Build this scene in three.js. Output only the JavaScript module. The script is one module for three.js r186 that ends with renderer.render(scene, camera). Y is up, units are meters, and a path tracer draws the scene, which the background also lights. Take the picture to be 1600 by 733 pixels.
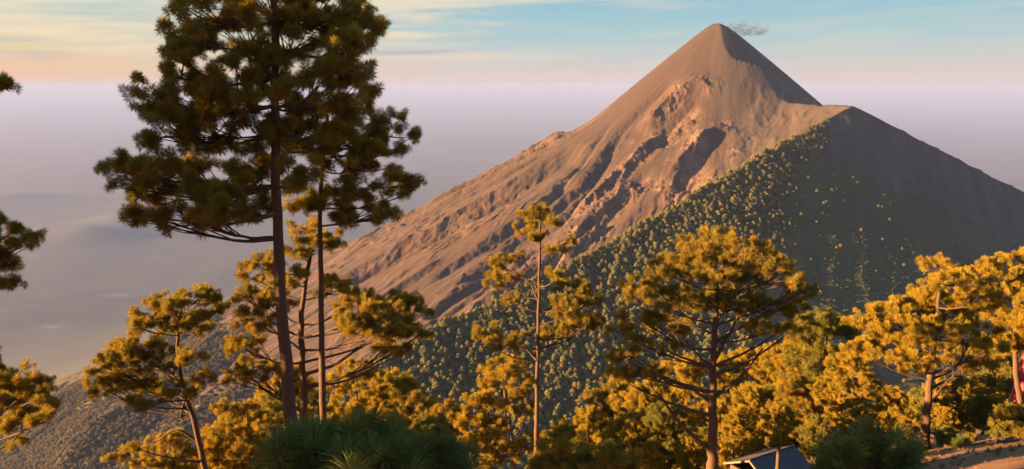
import * as THREE from 'three';
import { mergeGeometries } from 'three/addons/utils/BufferGeometryUtils.js';

// ------------------------------------------------------------------ camera, sky, sun, exposure
const scene = new THREE.Scene();
const PITCH = Math.atan(230.5 / 1162);            // metres; the eye is at the origin, -z looks towards the volcano
const camera = new THREE.PerspectiveCamera(2 * Math.atan(366.5 / 1162) * 180 / Math.PI, 1600 / 733, 0.2, 600000);
camera.position.set(0, 0, 0);
camera.rotation.x = -PITCH;
scene.add(camera);

const renderer = new THREE.WebGLRenderer({ antialias: true });
renderer.setSize(1024, 469);
renderer.toneMapping = THREE.LinearToneMapping;
renderer.toneMappingExposure = 6.8;
renderer.shadowMap.enabled = true;

const SUN_AZ = 98 * Math.PI / 180, SUN_EL = 8.5 * Math.PI / 180;   // left of the view axis, above the horizon
const sunDir = new THREE.Vector3(-Math.sin(SUN_AZ) * Math.cos(SUN_EL), Math.sin(SUN_EL), -Math.cos(SUN_AZ) * Math.cos(SUN_EL));
const sun = new THREE.DirectionalLight(new THREE.Color().setRGB(1.0, 0.54, 0.19), 5.0);
sun.name = 'sun';
sun.position.copy(sunDir).multiplyScalar(9000);
sun.castShadow = true;
sun.shadow.mapSize.set(4096, 4096);
Object.assign(sun.shadow.camera, { left: -5000, right: 5000, top: 5000, bottom: -5000, near: 10, far: 20000 });
scene.add(sun, sun.target);

// ------------------------------------------------------------------ small maths
function mulberry(a) { return () => { a |= 0; a = a + 0x6D2B79F5 | 0; let t = Math.imul(a ^ a >>> 15, 1 | a); t = t + Math.imul(t ^ t >>> 7, 61 | t) ^ t; return ((t ^ t >>> 14) >>> 0) / 4294967296; }; }
const clamp = (x, a = 0, b = 1) => x < a ? a : x > b ? b : x;
const lerp = (a, b, t) => a + (b - a) * t;
const sstep = (a, b, x) => { const t = clamp((x - a) / (b - a)); return t * t * (3 - 2 * t); };
const PERM = new Uint8Array(512); { const r = mulberry(77), p = [...Array(256).keys()]; for (let i = 255; i > 0; i--) { const j = Math.floor(r() * (i + 1));[p[i], p[j]] = [p[j], p[i]]; } for (let i = 0; i < 512; i++) PERM[i] = p[i & 255]; }
const GX = new Float64Array(256), GY = new Float64Array(256); for (let i = 0; i < 256; i++) { GX[i] = Math.cos(i * 2.399963); GY[i] = Math.sin(i * 2.399963); }
function noise(x, y) {                             // gradient noise, about -1..1
  const xi = Math.floor(x), yi = Math.floor(y), fx = x - xi, fy = y - yi, X = xi & 255, Y = yi & 255;
  const u = fx * fx * fx * (fx * (fx * 6 - 15) + 10), v = fy * fy * fy * (fy * (fy * 6 - 15) + 10);
  const a = PERM[PERM[X] + Y], b = PERM[PERM[X + 1 & 255] + Y], c = PERM[PERM[X] + (Y + 1 & 255)], d = PERM[PERM[X + 1 & 255] + (Y + 1 & 255)];
  const n0 = GX[a] * fx + GY[a] * fy, n1 = GX[b] * (fx - 1) + GY[b] * fy, n2 = GX[c] * fx + GY[c] * (fy - 1), n3 = GX[d] * (fx - 1) + GY[d] * (fy - 1);
  return 1.5 * lerp(lerp(n0, n1, u), lerp(n2, n3, u), v);
}
function fbm(x, y, o = 4, g = 0.5) { let s = 0, a = 1, t = 0; for (let i = 0; i < o; i++) { s += a * noise(x, y); t += a; a *= g; x = x * 2.03 + 17.3; y = y * 2.03 - 9.1; } return s / t; }
function ridged(x, y, o = 4, g = 0.5) { let s = 0, a = 1, t = 0; for (let i = 0; i < o; i++) { const n = 1 - Math.abs(noise(x, y)) * 1.4; s += a * n * Math.abs(n); t += a; a *= g; x = x * 2.07 + 5.3; y = y * 2.07 + 11.7; } return s / t; }   // -..1
const FOC = 1162, SP = Math.sin(PITCH), CP = Math.cos(PITCH);
function ray(px, py) { const a = (px - 800) / FOC, b = -(py - 366.5) / FOC; return new THREE.Vector3(a, b * CP - SP, -b * SP - CP); }
function at(px, py, D) { const d = ray(px, py); return d.multiplyScalar(D / -d.z); }         // D metres ahead of the eye
function lin(r, g, b) { return new THREE.Color().setRGB(r, g, b); }
const srgb = (r, g, b) => new THREE.Color().setRGB(r / 255, g / 255, b / 255, THREE.SRGBColorSpace);

// the sky: air and thin streaks of cloud, warm towards the sun
{
  const W = 4096, H = 2048, data = new Float32Array(W * H * 4), K = 1 / renderer.toneMappingExposure;
  const L = (r, g, b) => { const c = srgb(r, g, b); return [c.r * K, c.g * K, c.b * K]; };
  // colour by height above the horizon, on the sun's side and away from it
  const warm = [[0, L(252, 182, 118)], [1.1, L(253, 194, 116)], [2.2, L(248, 208, 136)], [3.8, L(226, 216, 174)], [6, L(178, 207, 208)], [14, L(146, 186, 208)], [40, L(112, 156, 196)], [90, L(88, 132, 182)]];
  const cool = [[0, L(228, 198, 186)], [0.9, L(222, 204, 192)], [2.2, L(198, 206, 202)], [3.8, L(172, 204, 208)], [6, L(148, 194, 210)], [14, L(132, 180, 206)], [40, L(108, 154, 196)], [90, L(88, 132, 182)]];
  const pick = (t, e) => { let i = 0; while (i < t.length - 2 && e > t[i + 1][0]) i++; const k = clamp((e - t[i][0]) / (t[i + 1][0] - t[i][0])); return [0, 1, 2].map(c => lerp(t[i][1][c], t[i + 1][1][c], k)); };
  const cream = L(250, 226, 190), grey = L(172, 172, 180), rose = L(232, 204, 190);
  const rows = [];
  for (let j = 0; j < H; j++) rows.push(null);
  for (let j = 0; j < H; j++) {
    const el = ((j + 0.5) / H - 0.5) * 180, e = Math.max(el, 0);
    const cw = pick(warm, e), cc = pick(cool, e);
    for (let i = 0; i < W; i++) {
      const phi = ((i + 0.5) / W - 0.5) * 2 * Math.PI;               // atan2(z, x)
      const x = Math.cos(phi), z = Math.sin(phi);
      const cs = (x * sunDir.x + z * sunDir.z) / Math.hypot(sunDir.x, sunDir.z);   // cosine of the bearing from the sun
      const w = sstep(-0.22, 0.72, cs);
      let r = lerp(cc[0], cw[0], w), g = lerp(cc[1], cw[1], w), b = lerp(cc[2], cw[2], w);
      if (el > 0.2 && el < 40) {
        const az = Math.atan2(x, -z) * 57.3, q = az + 360;
        const skew = el - 0.03 * az;
        const s1 = fbm(q * 0.045 + 3, skew * 0.75 + 40 + 0.5 * fbm(q * 0.03, skew * 0.4, 3), 5, 0.55);
        const s2 = fbm(q * 0.16 + 9, skew * 2.6 + 11, 5, 0.6);
        const band = sstep(0.9, 2.2, el) * (1 - sstep(16, 40, el));
        const side = lerp(0.22, 1, sstep(-0.5, 0.1, cs));
        const c = clamp(sstep(-0.28, 0.42, s1 + 0.5 * s2) * band * side);
        const dk = sstep(0.05, 0.6, fbm(q * 0.06 + 31, skew * 1.3 + 7, 4, 0.55)) * (1 - sstep(2.5, 4.5, el));
        const k = c * 0.8;
        const t = [0, 1, 2].map(n => lerp(lerp(rose[n], cream[n], sstep(1, 3, el)), grey[n], 0.75 * dk));
        r = lerp(r, t[0], k); g = lerp(g, t[1], k); b = lerp(b, t[2], k);
        const d2 = 0.5 * dk * band * side; r = lerp(r, grey[0], d2); g = lerp(g, grey[1], d2); b = lerp(b, grey[2], d2);
      }
      const o = (j * W + i) * 4; data[o] = r; data[o + 1] = g; data[o + 2] = b; data[o + 3] = 1;
    }
  }
  const sky = new THREE.DataTexture(data, W, H, THREE.RGBAFormat, THREE.FloatType);
  sky.mapping = THREE.EquirectangularReflectionMapping; sky.magFilter = sky.minFilter = THREE.LinearFilter; sky.colorSpace = THREE.LinearSRGBColorSpace; sky.needsUpdate = true;
  scene.background = sky; scene.environment = sky;
}
scene.fog = new THREE.FogExp2(lin(0.30, 0.44, 1.0), 2.7e-5);

// ------------------------------------------------------------------ helpers for the objects
const used = new Map();
function numbered(name) { const k = used.get(name) ?? 0; used.set(name, k + 1); return k ? name + '_' + String(k).padStart(3, '0') : name; }
function tag(o, label, category, group, kind) { o.userData.label = label; if (category) o.userData.category = category; if (group) o.userData.group = group; if (kind) o.userData.kind = kind; return o; }
function shade(o) { o.traverse(m => { if (m.isMesh) { m.castShadow = true; m.receiveShadow = true; } }); return o; }
function grainTexture(size, seed, fn, srgbMap) {
  const d = new Uint8Array(size * size * 4);
  for (let j = 0; j < size; j++) for (let i = 0; i < size; i++) { const v = fn(i / size, j / size), o = (j * size + i) * 4; for (let c = 0; c < 3; c++) d[o + c] = clamp(Array.isArray(v) ? v[c] : v) * 255; d[o + 3] = 255; }
  const t = new THREE.DataTexture(d, size, size, THREE.RGBAFormat); t.wrapS = t.wrapT = THREE.RepeatWrapping; t.magFilter = THREE.LinearFilter; t.minFilter = THREE.LinearMipmapLinearFilter; t.generateMipmaps = true;
  if (srgbMap) t.colorSpace = THREE.SRGBColorSpace; t.needsUpdate = true; return t;
}
function tiled(f) { return (u, v) => { const s = (a, b) => f(u + a, v + b), k = x => x * x * (3 - 2 * x), U = k(u), V = k(v); return lerp(lerp(s(0, 0), s(-1, 0), U), lerp(s(0, -1), s(-1, -1), U), V); }; }
// ------------------------------------------------------------------ terrain
const S = at(1120, 38, 3100);                      // the summit
const PROFILE = [[0, 0], [16, 3], [40, 18], [75, 44], [150, 104], [300, 226], [480, 374], [585, 438], [823, 572], [1093, 712], [1369, 850], [1536, 932], [2010, 1146], [2823, 1563], [3134, 1718], [4500, 2300], [6500, 2900], [9500, 3300], [400000, 3600]];
function drop(r) { let i = 0; while (r > PROFILE[i + 1][0]) i++; const [a, b] = PROFILE[i], [c, d] = PROFILE[i + 1], t = (r - a) / (c - a);
  const m = (k) => k <= 0 || k >= PROFILE.length - 1 ? (d - b) / (c - a) : (PROFILE[k + 1][1] - PROFILE[k - 1][1]) / (PROFILE[k + 1][0] - PROFILE[k - 1][0]);
  const h = c - a, t2 = t * t, t3 = t2 * t; return (2 * t3 - 3 * t2 + 1) * b + (t3 - 2 * t2 + t) * h * m(i) + (-2 * t3 + 3 * t2) * d + (t3 - t2) * h * m(i + 1); }
const smax = (a, b, k) => { const h = clamp(0.5 + 0.5 * (a - b) / k); return lerp(b, a, h) + k * h * (1 - h); };
function densify(pts, step) { const out = []; for (let i = 0; i < pts.length - 1; i++) { const n = Math.max(1, Math.round(pts[i].distanceTo(pts[i + 1]) / step)); for (let k = 0; k < n; k++) out.push(pts[i].clone().lerp(pts[i + 1], k / n)); } out.push(pts[pts.length - 1]); return out; }
const curveOf = (a, step) => { const c = new THREE.CatmullRomCurve3(a.map(p => at(...p)), false, 'centripetal'); return c.getSpacedPoints(Math.round(c.getLength() / step)); };
// crest of the shoulder, from the saddle under the cone to its corner, then the wooded spur running down towards the left
const corner = at(1332, 165, 2300);
function frontFace(x, z) {                           // the long slope that faces the camera, turned a little away from the sun
  const u = x - corner.x, g = u > 0 ? -0.30 * u : u > -700 ? -0.28 * u - 0.10 * u * u / 700 : 126 - 0.08 * (u + 700);
  return corner.y + g - 0.60 * (z - corner.z);
}
const shoulder = curveOf([[1188, 131, 2790], [1215, 158, 2690], [1255, 162, 2570], [1298, 163, 2430], [1332, 165, 2300]], 18);
const smoothLine = (v, step) => { const c = new THREE.CatmullRomCurve3(v, false, 'centripetal'); return c.getSpacedPoints(Math.round(c.getLength() / step)); };
const spur = smoothLine([corner.clone(), ...[[1312, 190], [1290, 212], [1245, 246], [1170, 278], [1100, 308], [1000, 356], [900, 411], [800, 457], [740, 490], [680, 517], [600, 575], [540, 640]].map(([x, y]) => hit(x, y, frontFace))], 18);
// the rib that runs from the summit down to the saddle, and the rib below the shoulder's corner that parts the lit woods from the shaded slope
const coneAt = lift => (x, z) => S.y - drop(Math.hypot(x - S.x, z - S.z)) + lift;
const summitRib = smoothLine([...[[1124, 50, 4], [1127, 66, 9], [1132, 84, 14], [1144, 99, 20], [1166, 105, 28], [1185, 111, 32], [1190, 128, 28], [1200, 147, 24]].map(([x, y, l]) => hit(x, y, coneAt(l))), shoulder[2].clone()], 18);
const rightCrest = Array.from({ length: 90 }, (_, i) => { const x = corner.x + 0.9 * 20 * i, z = corner.z + 0.43 * 20 * i; return new THREE.Vector3(x, frontFace(x, z), z); });
const CREST = [...summitRib, ...shoulder, ...rightCrest, ...spur];
const ribCount = summitRib.length, kneeCount = ribCount + shoulder.length + rightCrest.length;
const cx = Float64Array.from(CREST, p => p.x), cy = Float64Array.from(CREST, p => p.y), cz = Float64Array.from(CREST, p => p.z);
function crest(x, z) {
  let rib = -1e9, wall = -1e9;
  for (let i = 0; i < cx.length; i++) {
    const dx = x - cx[i], dz = z - cz[i], d = Math.sqrt(dx * dx + dz * dz) + 0.001;
    if (i < ribCount) { const h = cy[i] - 0.88 * d; if (h > rib) rib = h; continue; }
    let h;
    if (i < kneeCount) { const b = 0.58 - 0.06 * clamp(dx / d * 2, -1, 1), open = i < ribCount + shoulder.length - 1 ? 0 : clamp((-dx * 0.43 + dz * 0.9) / d / 0.25) * clamp((dx / d + 0.4) / 0.25); h = cy[i] - b * (1 - open) * d; }
    else { const c = (dx * 0.5 + dz * 0.87) / d; h = cy[i] - (0.80 - 0.80 * clamp((c + 0.15) / 0.5) * clamp((dz / d - 0.42) / 0.25)) * d; }
    if (h > wall) wall = h;
  }
  if (wall > rib - 200) { const f = frontFace(x, z); wall = -smax(-wall, -f, 3); }
  return Math.max(rib, wall);
}
const cone = (x, z) => S.y - drop(Math.hypot(x - S.x, z - S.z));
function nearSlope(x, z) {                          // the mountain that the camera stands on
  const D = -z;
  if (D <= 0) return -1.75 + Math.max(0, -D - 2) * 0.35 + 0.1 * x * (x > 0 ? 1 : 0.3);
  const out = Math.max(0, D - 1.2) * 1.02;
  const side = x > 0 ? 0.19 * x : 0.09 * x;
  return -1.75 - 0.60 * out + side * sstep(0, 8, D + Math.abs(x));
}
const baseH = (x, z) => smax(smax(cone(x, z), crest(x, z), 18), nearSlope(x, z), 40);
function hit(px, py, f = baseH) {                    // where that line of sight meets the smooth terrain
  const d = ray(px, py); d.multiplyScalar(1 / -d.z);
  let lo = 700; for (let D = 720; D < 9000; D += 12) { if (d.y * D < f(d.x * D, -D)) { let hi = D; for (let k = 0; k < 12; k++) { const m = (lo + hi) / 2; if (d.y * m < f(d.x * m, -m)) hi = m; else lo = m; } return new THREE.Vector3(d.x * hi, d.y * hi, -hi); } lo = D; }
  return new THREE.Vector3(d.x * 3100, d.y * 3100, -3100);
}
const big = (x, z) => smax(cone(x, z), crest(x, z), 18);
// ribs and gullies that can be told apart on the lit flank: [height, half width on the sun's side, half width on the lee side, line]
const RELIEF = [
  [40, 90, 80, [[900, 204], [850, 233], [800, 263], [740, 294], [660, 336], [580, 378], [500, 424]]],
  [14, 40, 20, [[760, 310], [690, 356], [620, 400], [560, 440]]],
  [46, 70, 24, [[1112, 146], [1082, 146], [1056, 160], [1030, 188], [1006, 214]]],
  [-26, 26, 20, [[1060, 128], [1010, 172], [975, 204], [932, 266], [890, 322], [866, 356]]],
  [-16, 22, 18, [[960, 190], [900, 262], [830, 330], [740, 400]]],
  [24, 50, 18, [[1040, 208], [1000, 244], [946, 294], [900, 336]]],
  [40, 62, 20, [[1146, 214], [1104, 226], [1068, 256], [1036, 292]]],
  [24, 40, 16, [[1085, 196], [1062, 206], [1045, 222]]],
  [20, 34, 14, [[1262, 176], [1222, 196], [1176, 232], [1128, 274], [1088, 306]]],
  [14, 28, 12, [[1182, 168], [1160, 190], [1136, 206]]],
  [30, 50, 18, [[1010, 286], [950, 322], [912, 352], [886, 384]]],
  [26, 46, 16, [[944, 350], [905, 380], [880, 402]]],
  [-14, 18, 14, [[860, 372], [790, 428], [720, 478], [670, 512]]],
  [16, 30, 14, [[880, 388], [806, 440], [740, 486], [690, 520]]],
  [12, 26, 12, [[840, 384], [770, 434], [700, 482], [640, 528]]],
  [10, 24, 12, [[820, 380], [740, 436], [660, 490]]],
  [18, 42, 18, [[700, 400], [620, 452], [560, 496], [520, 540]]],
  [-56, 48, 130, [[912, 222], [866, 250], [812, 284], [750, 318], [670, 362], [590, 404], [505, 452]]],
  [-30, 26, 80, [[1004, 190], [952, 240], [900, 292], [842, 346], [772, 400], [700, 452]]],
  [-46, 30, 60, [[1098, 150], [1084, 170], [1052, 202], [1020, 234]]],
  [-38, 28, 56, [[1136, 218], [1112, 240], [1084, 272], [1050, 304]]],
  [-30, 24, 60, [[1022, 262], [960, 318], [905, 362], [862, 404], [800, 452]]],
  [-24, 20, 60, [[900, 268], [836, 322], [760, 378], [670, 440]]],
  [-22, 20, 44, [[1206, 178], [1184, 204], [1150, 236]]],
  [-24, 22, 60, [[790, 400], [730, 446], [660, 500]]],
  [70, 170, 90, [[420, 498], [340, 556], [250, 630], [160, 706], [60, 790]]],
  [44, 120, 70, [[420, 452], [300, 520], [180, 588], [60, 660], [-40, 720]]],
  [-40, 70, 50, [[460, 560], [380, 628], [300, 684], [230, 740]]],
].map(([a, w1, w2, line]) => ({ a, w1, w2, p: line.map(q => hit(q[0], q[1], big)) }));
for (const f of RELIEF) { f.x0 = Math.min(...f.p.map(p => p.x)) - 200; f.x1 = Math.max(...f.p.map(p => p.x)) + 200; f.z0 = Math.min(...f.p.map(p => p.z)) - 200; f.z1 = Math.max(...f.p.map(p => p.z)) + 200; }
function toLine(p, x, z) {                          // distance to a line in plan, its sign (which side) and how far along, 0..1
  let best = 1e9, sg = 1, along = 0;
  for (let i = 0; i < p.length - 1; i++) {
    const ax = p[i].x, az = p[i].z, ex = p[i + 1].x - ax, ez = p[i + 1].z - az, l2 = ex * ex + ez * ez, t = clamp(((x - ax) * ex + (z - az) * ez) / l2), dx = x - ax - t * ex, dz = z - az - t * ez, d = dx * dx + dz * dz;
    if (d < best) { best = d; sg = ex * dz - ez * dx > 0 ? 1 : -1; along = (i + t) / (p.length - 1); }
  }
  return [Math.sqrt(best), sg, along];
}
const SHOULDER_TOP = [...shoulder.filter((_, i) => i % 6 === 0), ...spur.filter((_, i) => i % 8 === 0)];
const smoothApron = [[1000, 240], [930, 290], [840, 340], [740, 400], [640, 450]].map(q => hit(...q, big));
function rockiness(x, z) {                          // 0 loose ash, 1 bare ribbed rock
  const dx = x - S.x, dz = z - S.z, r = Math.hypot(dx, dz), a = Math.atan2(dz, dx);
  let m = sstep(260, 620, r) * sstep(-0.25, 0.35, fbm(a * 7 + 3, r / 900 + 5, 3));
  m *= lerp(0.12, 1, sstep(70, 210, toLine(smoothApron, x, z)[0])) * lerp(1, 0.45, sstep(950, 1350, r));
  return m;
}
const CRAG = RELIEF.filter(f => f.a > 19 && f.w1 < 80);
function crags(x, z) {                              // where broken rock stands out of the ash
  let m = 0; for (const f of CRAG) { if (x < f.x0 || x > f.x1 || z < f.z0 || z > f.z1) continue; m = Math.max(m, sstep(75, 20, toLine(f.p, x, z)[0])); }
  return m * sstep(-0.3, 0.25, fbm(x / 80 + 5, z / 80, 3));
}
function H(x, z) {
  const dx = x - S.x, dz = z - S.z, r = Math.hypot(dx, dz);
  const c0 = cone(x, z), k0 = crest(x, z), onCone = sstep(-10, 30, c0 - k0);
  let c = c0;
  if (r < 4200) {
    const rock = rockiness(x, z);
    const a = Math.atan2(dz, dx) + 0.035 * noise(x / 160, z / 160) + 0.012 * noise(x / 45, z / 45);
    const amp = sstep(200, 900, r);
    const low = sstep(1700, 2300, r);
    c += amp * lerp(0.5, 1, low) * 28 * (ridged(a * 9.0 + 2, r / 2200, 2) - 0.45);
    c += amp * (0.2 + 0.8 * rock) * 18 * (ridged(a * 30 + 8, r / 1500, 3, 0.6) - 0.45);
    c += amp * (0.2 + 0.8 * rock) * 9 * (ridged(a * 85 + 1, r / 800, 3, 0.6) - 0.45);
    c += amp * rock * 2.2 * sstep(1500, 900, r) * (ridged(x / 17 + 1, z / 17 + 8, 2) - 0.4);
    c += crags(x, z) * 22 * (ridged(x / 34 + 3, z / 34, 4, 0.65) - 0.35) + 9 * sstep(150, 30, r) * (ridged(x / 26, z / 26, 3) - 0.5);
    c += 2.2 * fbm(x / 60, z / 60, 3) * sstep(60, 500, r) + 10 * low * fbm(x / 190, z / 190, 3);
  }
  let rel = 0;
  for (const f of RELIEF) {
    if (x < f.x0 || x > f.x1 || z < f.z0 || z > f.z1) continue;
    const [d0, sg, t] = toLine(f.p, x, z); const d = d0 + 7 * noise(x / 38, z / 38) * clamp(d0 / 10) + 4 * noise(x / 15, z / 15) * clamp(d0 / 10);
    const w = sg > 0 ? f.w1 : f.w2; if (d > w * 1.6) continue;
    const end = sstep(0, 0.12, t) * sstep(1, 0.85, t) * (0.85 + 0.3 * noise(x / 140 + f.a, z / 140));
    rel += 1.3 * f.a * end * Math.pow(clamp(1 - d / (w * 1.5)), sg > 0 ? 1.5 : 1.0);
  }
  c += rel * onCone;
  const front = sstep(0, 60, k0 - c0);
  const lee = sstep(1900, 2100, -z) * sstep(-20, 60, toLine(SHOULDER_TOP, x, z)[1] * toLine(SHOULDER_TOP, x, z)[0]);
  let k = k0 + lee * (16 * (ridged(x / 120 + 2, (x + z) / 160, 4, 0.55) - 0.5)) * sstep(0, 40, k0 - c0) * sstep(8, 60, toLine(SHOULDER_TOP, x, z)[0]) + front * (1 - lee) * (6 * fbm(x / 190, z / 190, 3) + 1.6 * ridged(x / 60, z / 60, 3) + 7 * (ridged((x + 0.35 * z) / 75 + 0.4 * noise(x / 130, z / 130), z / 700, 3) - 0.5) * sstep(20, 160, Math.hypot(x - corner.x, z - corner.z)));
  return smax(smax(c, k, lerp(14, 130, sstep(-2180, -2330, z) * sstep(60, 330, Math.hypot(x - corner.x, z - corner.z)))), nearSlope(x, z), 40);
}

// the fine sheet of the mountain, cut into the bare volcano, the wooded spur and the green foothills
const ashMap = grainTexture(512, 1, tiled((u, v) => 0.80 + 0.20 * fbm(u * 24, v * 24, 5, 0.6) + 0.06 * noise(u * 90, v * 90)), false);
const ashBump = grainTexture(512, 2, tiled((u, v) => 0.5 + 0.4 * fbm(u * 14 + 9, v * 14, 6, 0.65)), false);
const rockBump = grainTexture(512, 5, tiled((u, v) => 0.55 * ridged(u * 11 + 2, v * 11, 5, 0.6) + 0.15), false);
const terrainMat = (rough) => new THREE.MeshStandardMaterial({ vertexColors: true, map: ashMap, bumpMap: ashBump, bumpScale: rough, roughness: 1, metalness: 0 });
const greenLine = [[1262, 250], [1330, 256], [1362, 292], [1440, 318], [1520, 352], [1600, 390], [1700, 440]].map(q => hit(q[0], q[1], big));
const treeLine = [[1335, 172], [1296, 222], [1262, 268], [1236, 330], [1218, 400], [1205, 500]].map(q => hit(q[0], q[1], big));
{
  const X0 = -3300, X1 = 2500, Z0 = -3900, Z1 = -880, ST = 4.6, nx = Math.round((X1 - X0) / ST), nz = Math.round((Z1 - Z0) / ST);
  const N = (nx + 1) * (nz + 1), pos = new Float32Array(N * 3), col = new Float32Array(N * 3), uv = new Float32Array(N * 2), cls = new Uint8Array(N), bare = new Uint8Array(N);
  const ash = lin(0.066, 0.038, 0.028), ashDark = lin(0.030, 0.022, 0.021), rockC = lin(0.200, 0.122, 0.082), red = lin(0.092, 0.038, 0.026), pale = lin(0.125, 0.096, 0.082), green = lin(0.066, 0.070, 0.018), greenDark = lin(0.044, 0.058, 0.014), gravel = lin(0.20, 0.18, 0.175), scrub = lin(0.088, 0.064, 0.026), grass = lin(0.125, 0.080, 0.026), c = new THREE.Color();
  for (let j = 0; j <= nz; j++) for (let i = 0; i <= nx; i++) {
    const o = j * (nx + 1) + i, x = X0 + i * ST, z = Z0 + j * ST, y = H(x, z);
    pos.set([x, y, z], o * 3); uv.set([x / 130, z / 130], o * 2);
    const r = Math.hypot(x - S.x, z - S.z), a = Math.atan2(z - S.z, x - S.x), c0 = cone(x, z), k0 = crest(x, z);
    const spurSide = k0 > c0 - 4;
    const n1 = fbm(x / 120, z / 120, 4), n2 = fbm(x / 30, z / 30, 3), st = fbm(a * 60, r / 500, 3);
    if (!spurSide || nearSlope(x, z) > k0) {
      const rock = rockiness(x, z);
      const cr = crags(x, z); bare[o] = rock + 1.2 * cr + 0.5 * n2 > 0.55 ? 1 : 0; const s2 = fbm(a * 170 + 3, r / 300, 3);
      c.copy(ash).lerp(ashDark, clamp(0.35 + 1.1 * st + 0.8 * s2 - 0.4 * rock)).lerp(rockC, clamp(rock * (0.45 + 0.9 * n2 + 0.5 * s2) + cr * (0.5 + 0.8 * n2))).lerp(red, 0.65 * sstep(0.05, 0.5, fbm(a * 14 + 4, r / 700 + 2, 3)) * sstep(600, 1300, r)).lerp(pale, 0.75 * sstep(0.05, 0.5, st + 0.5 * s2) * sstep(700, 1200, r)).lerp(ashDark, 0.7 * sstep(0.1, 0.45, fbm(a * 110 + 40, r / 420, 3)) * sstep(650, 1100, r));
      const veg = sstep(-0.15, 0.2, fbm(x / 260, z / 260, 4) * 0.5 + (r - 1980) / 500 );
      const ch = toLine(RELIEF[RELIEF.length - 1].p, x, z)[0];
      c.lerp(scrub, veg * sstep(38, 54, ch)).lerp(green, veg * 0.45 * sstep(-0.2, 0.4, n2) * sstep(38, 54, ch)).lerp(gravel, veg * (1 - sstep(30, 46, ch + 10 * n2)));
      cls[o] = veg > 0.5 ? 2 : 0;
    } else {
      const [dg, sg] = toLine(greenLine, x, z), [dt, s2] = toLine(treeLine, x, z);
      const below = sstep(-26, 34, (sg > 0 ? dg : -dg) + 30 * n1);           // camera side of the line where the plants begin
      const lee = x > 600 || s2 < 0;
      c.copy(ashDark).lerp(ash, clamp(0.35 + 0.4 * n1)).lerp(pale, clamp(0.25 + 0.5 * fbm((x + 0.35 * z) / 40, z / 300, 3)));
      const wooded = k0 - c0 > 12;
      if (wooded) c.lerp(greenDark, below * clamp(0.8 + 0.4 * n2)).lerp(green, below * clamp(0.3 + 0.8 * n1)).lerp(scrub, below * 0.35 * sstep(0.1, 0.6, n2));
      const top = sstep(75, 15, dt) * (wooded ? 1 : 0); c.lerp(grass, 0.5 * top * sstep(-0.2, 0.4, n2));
      if (!wooded) c.lerp(rockC, 0.45 * sstep(0, 0.5, n2 + 0.5 * n1) * sstep(430, 700, r));
      cls[o] = k0 - c0 > 0 ? 1 : 0;
    }
    col.set([c.r, c.g, c.b], o * 3);
  }
  const nor = new Float32Array(N * 3), Y = (i, j) => pos[(clamp(j, 0, nz) * (nx + 1) + clamp(i, 0, nx)) * 3 + 1];
  for (let j = 0; j <= nz; j++) for (let i = 0; i <= nx; i++) { const v = new THREE.Vector3(Y(i - 1, j) - Y(i + 1, j), 2 * ST, Y(i, j - 1) - Y(i, j + 1)).normalize(); nor.set([v.x, v.y, v.z], (j * (nx + 1) + i) * 3); }
  const idx = [[], [], []];
  for (let j = 0; j < nz; j++) for (let i = 0; i < nx; i++) { const a = j * (nx + 1) + i, b = a + 1, d = a + nx + 1, e = d + 1; idx[cls[a]].push(a, d, b, b, d, e); }
  [['volcano', 'bare brown and grey volcanic cone with ribbed rocky flank', 3.0], ['wooded_spur', 'shoulder and long spur of the volcano covered with pine forest', 2.0], ['foothills', 'scrub covered lower flanks of the volcano falling away to the plain', 3.0]].forEach(([name, label, rough], n) => {
    const map = new Int32Array(N).fill(-1), keep = []; for (const v of idx[n]) if (map[v] < 0) { map[v] = keep.length; keep.push(v); }
    const g = new THREE.BufferGeometry(), sub = (src, w) => { const d = new Float32Array(keep.length * w); keep.forEach((v, k) => { for (let c = 0; c < w; c++) d[k * w + c] = src[v * w + c]; }); return new THREE.BufferAttribute(d, w); };
    g.setAttribute('position', sub(pos, 3)); g.setAttribute('normal', sub(nor, 3)); g.setAttribute('color', sub(col, 3)); g.setAttribute('uv', sub(uv, 2)); g.setIndex(idx[n].map(v => map[v]));
    let mat = terrainMat(rough);
    if (n === 0) {
      const rk = terrainMat(7); rk.bumpMap = rockBump; mat = [mat, rk];
      const soft = [], hard = [], ix = g.index.array; for (let t = 0; t < ix.length; t += 3) (bare[keep[ix[t]]] ? hard : soft).push(ix[t], ix[t + 1], ix[t + 2]);
      const all = new Uint32Array(ix.length); all.set(soft); all.set(hard, soft.length); g.setIndex(new THREE.BufferAttribute(all, 1)); g.addGroup(0, soft.length, 0); g.addGroup(soft.length, hard.length, 1);
    }
    const m = new THREE.Mesh(g, mat); m.name = name; tag(m, label, null, null, 'structure'); scene.add(shade(m));
  });
}

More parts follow.
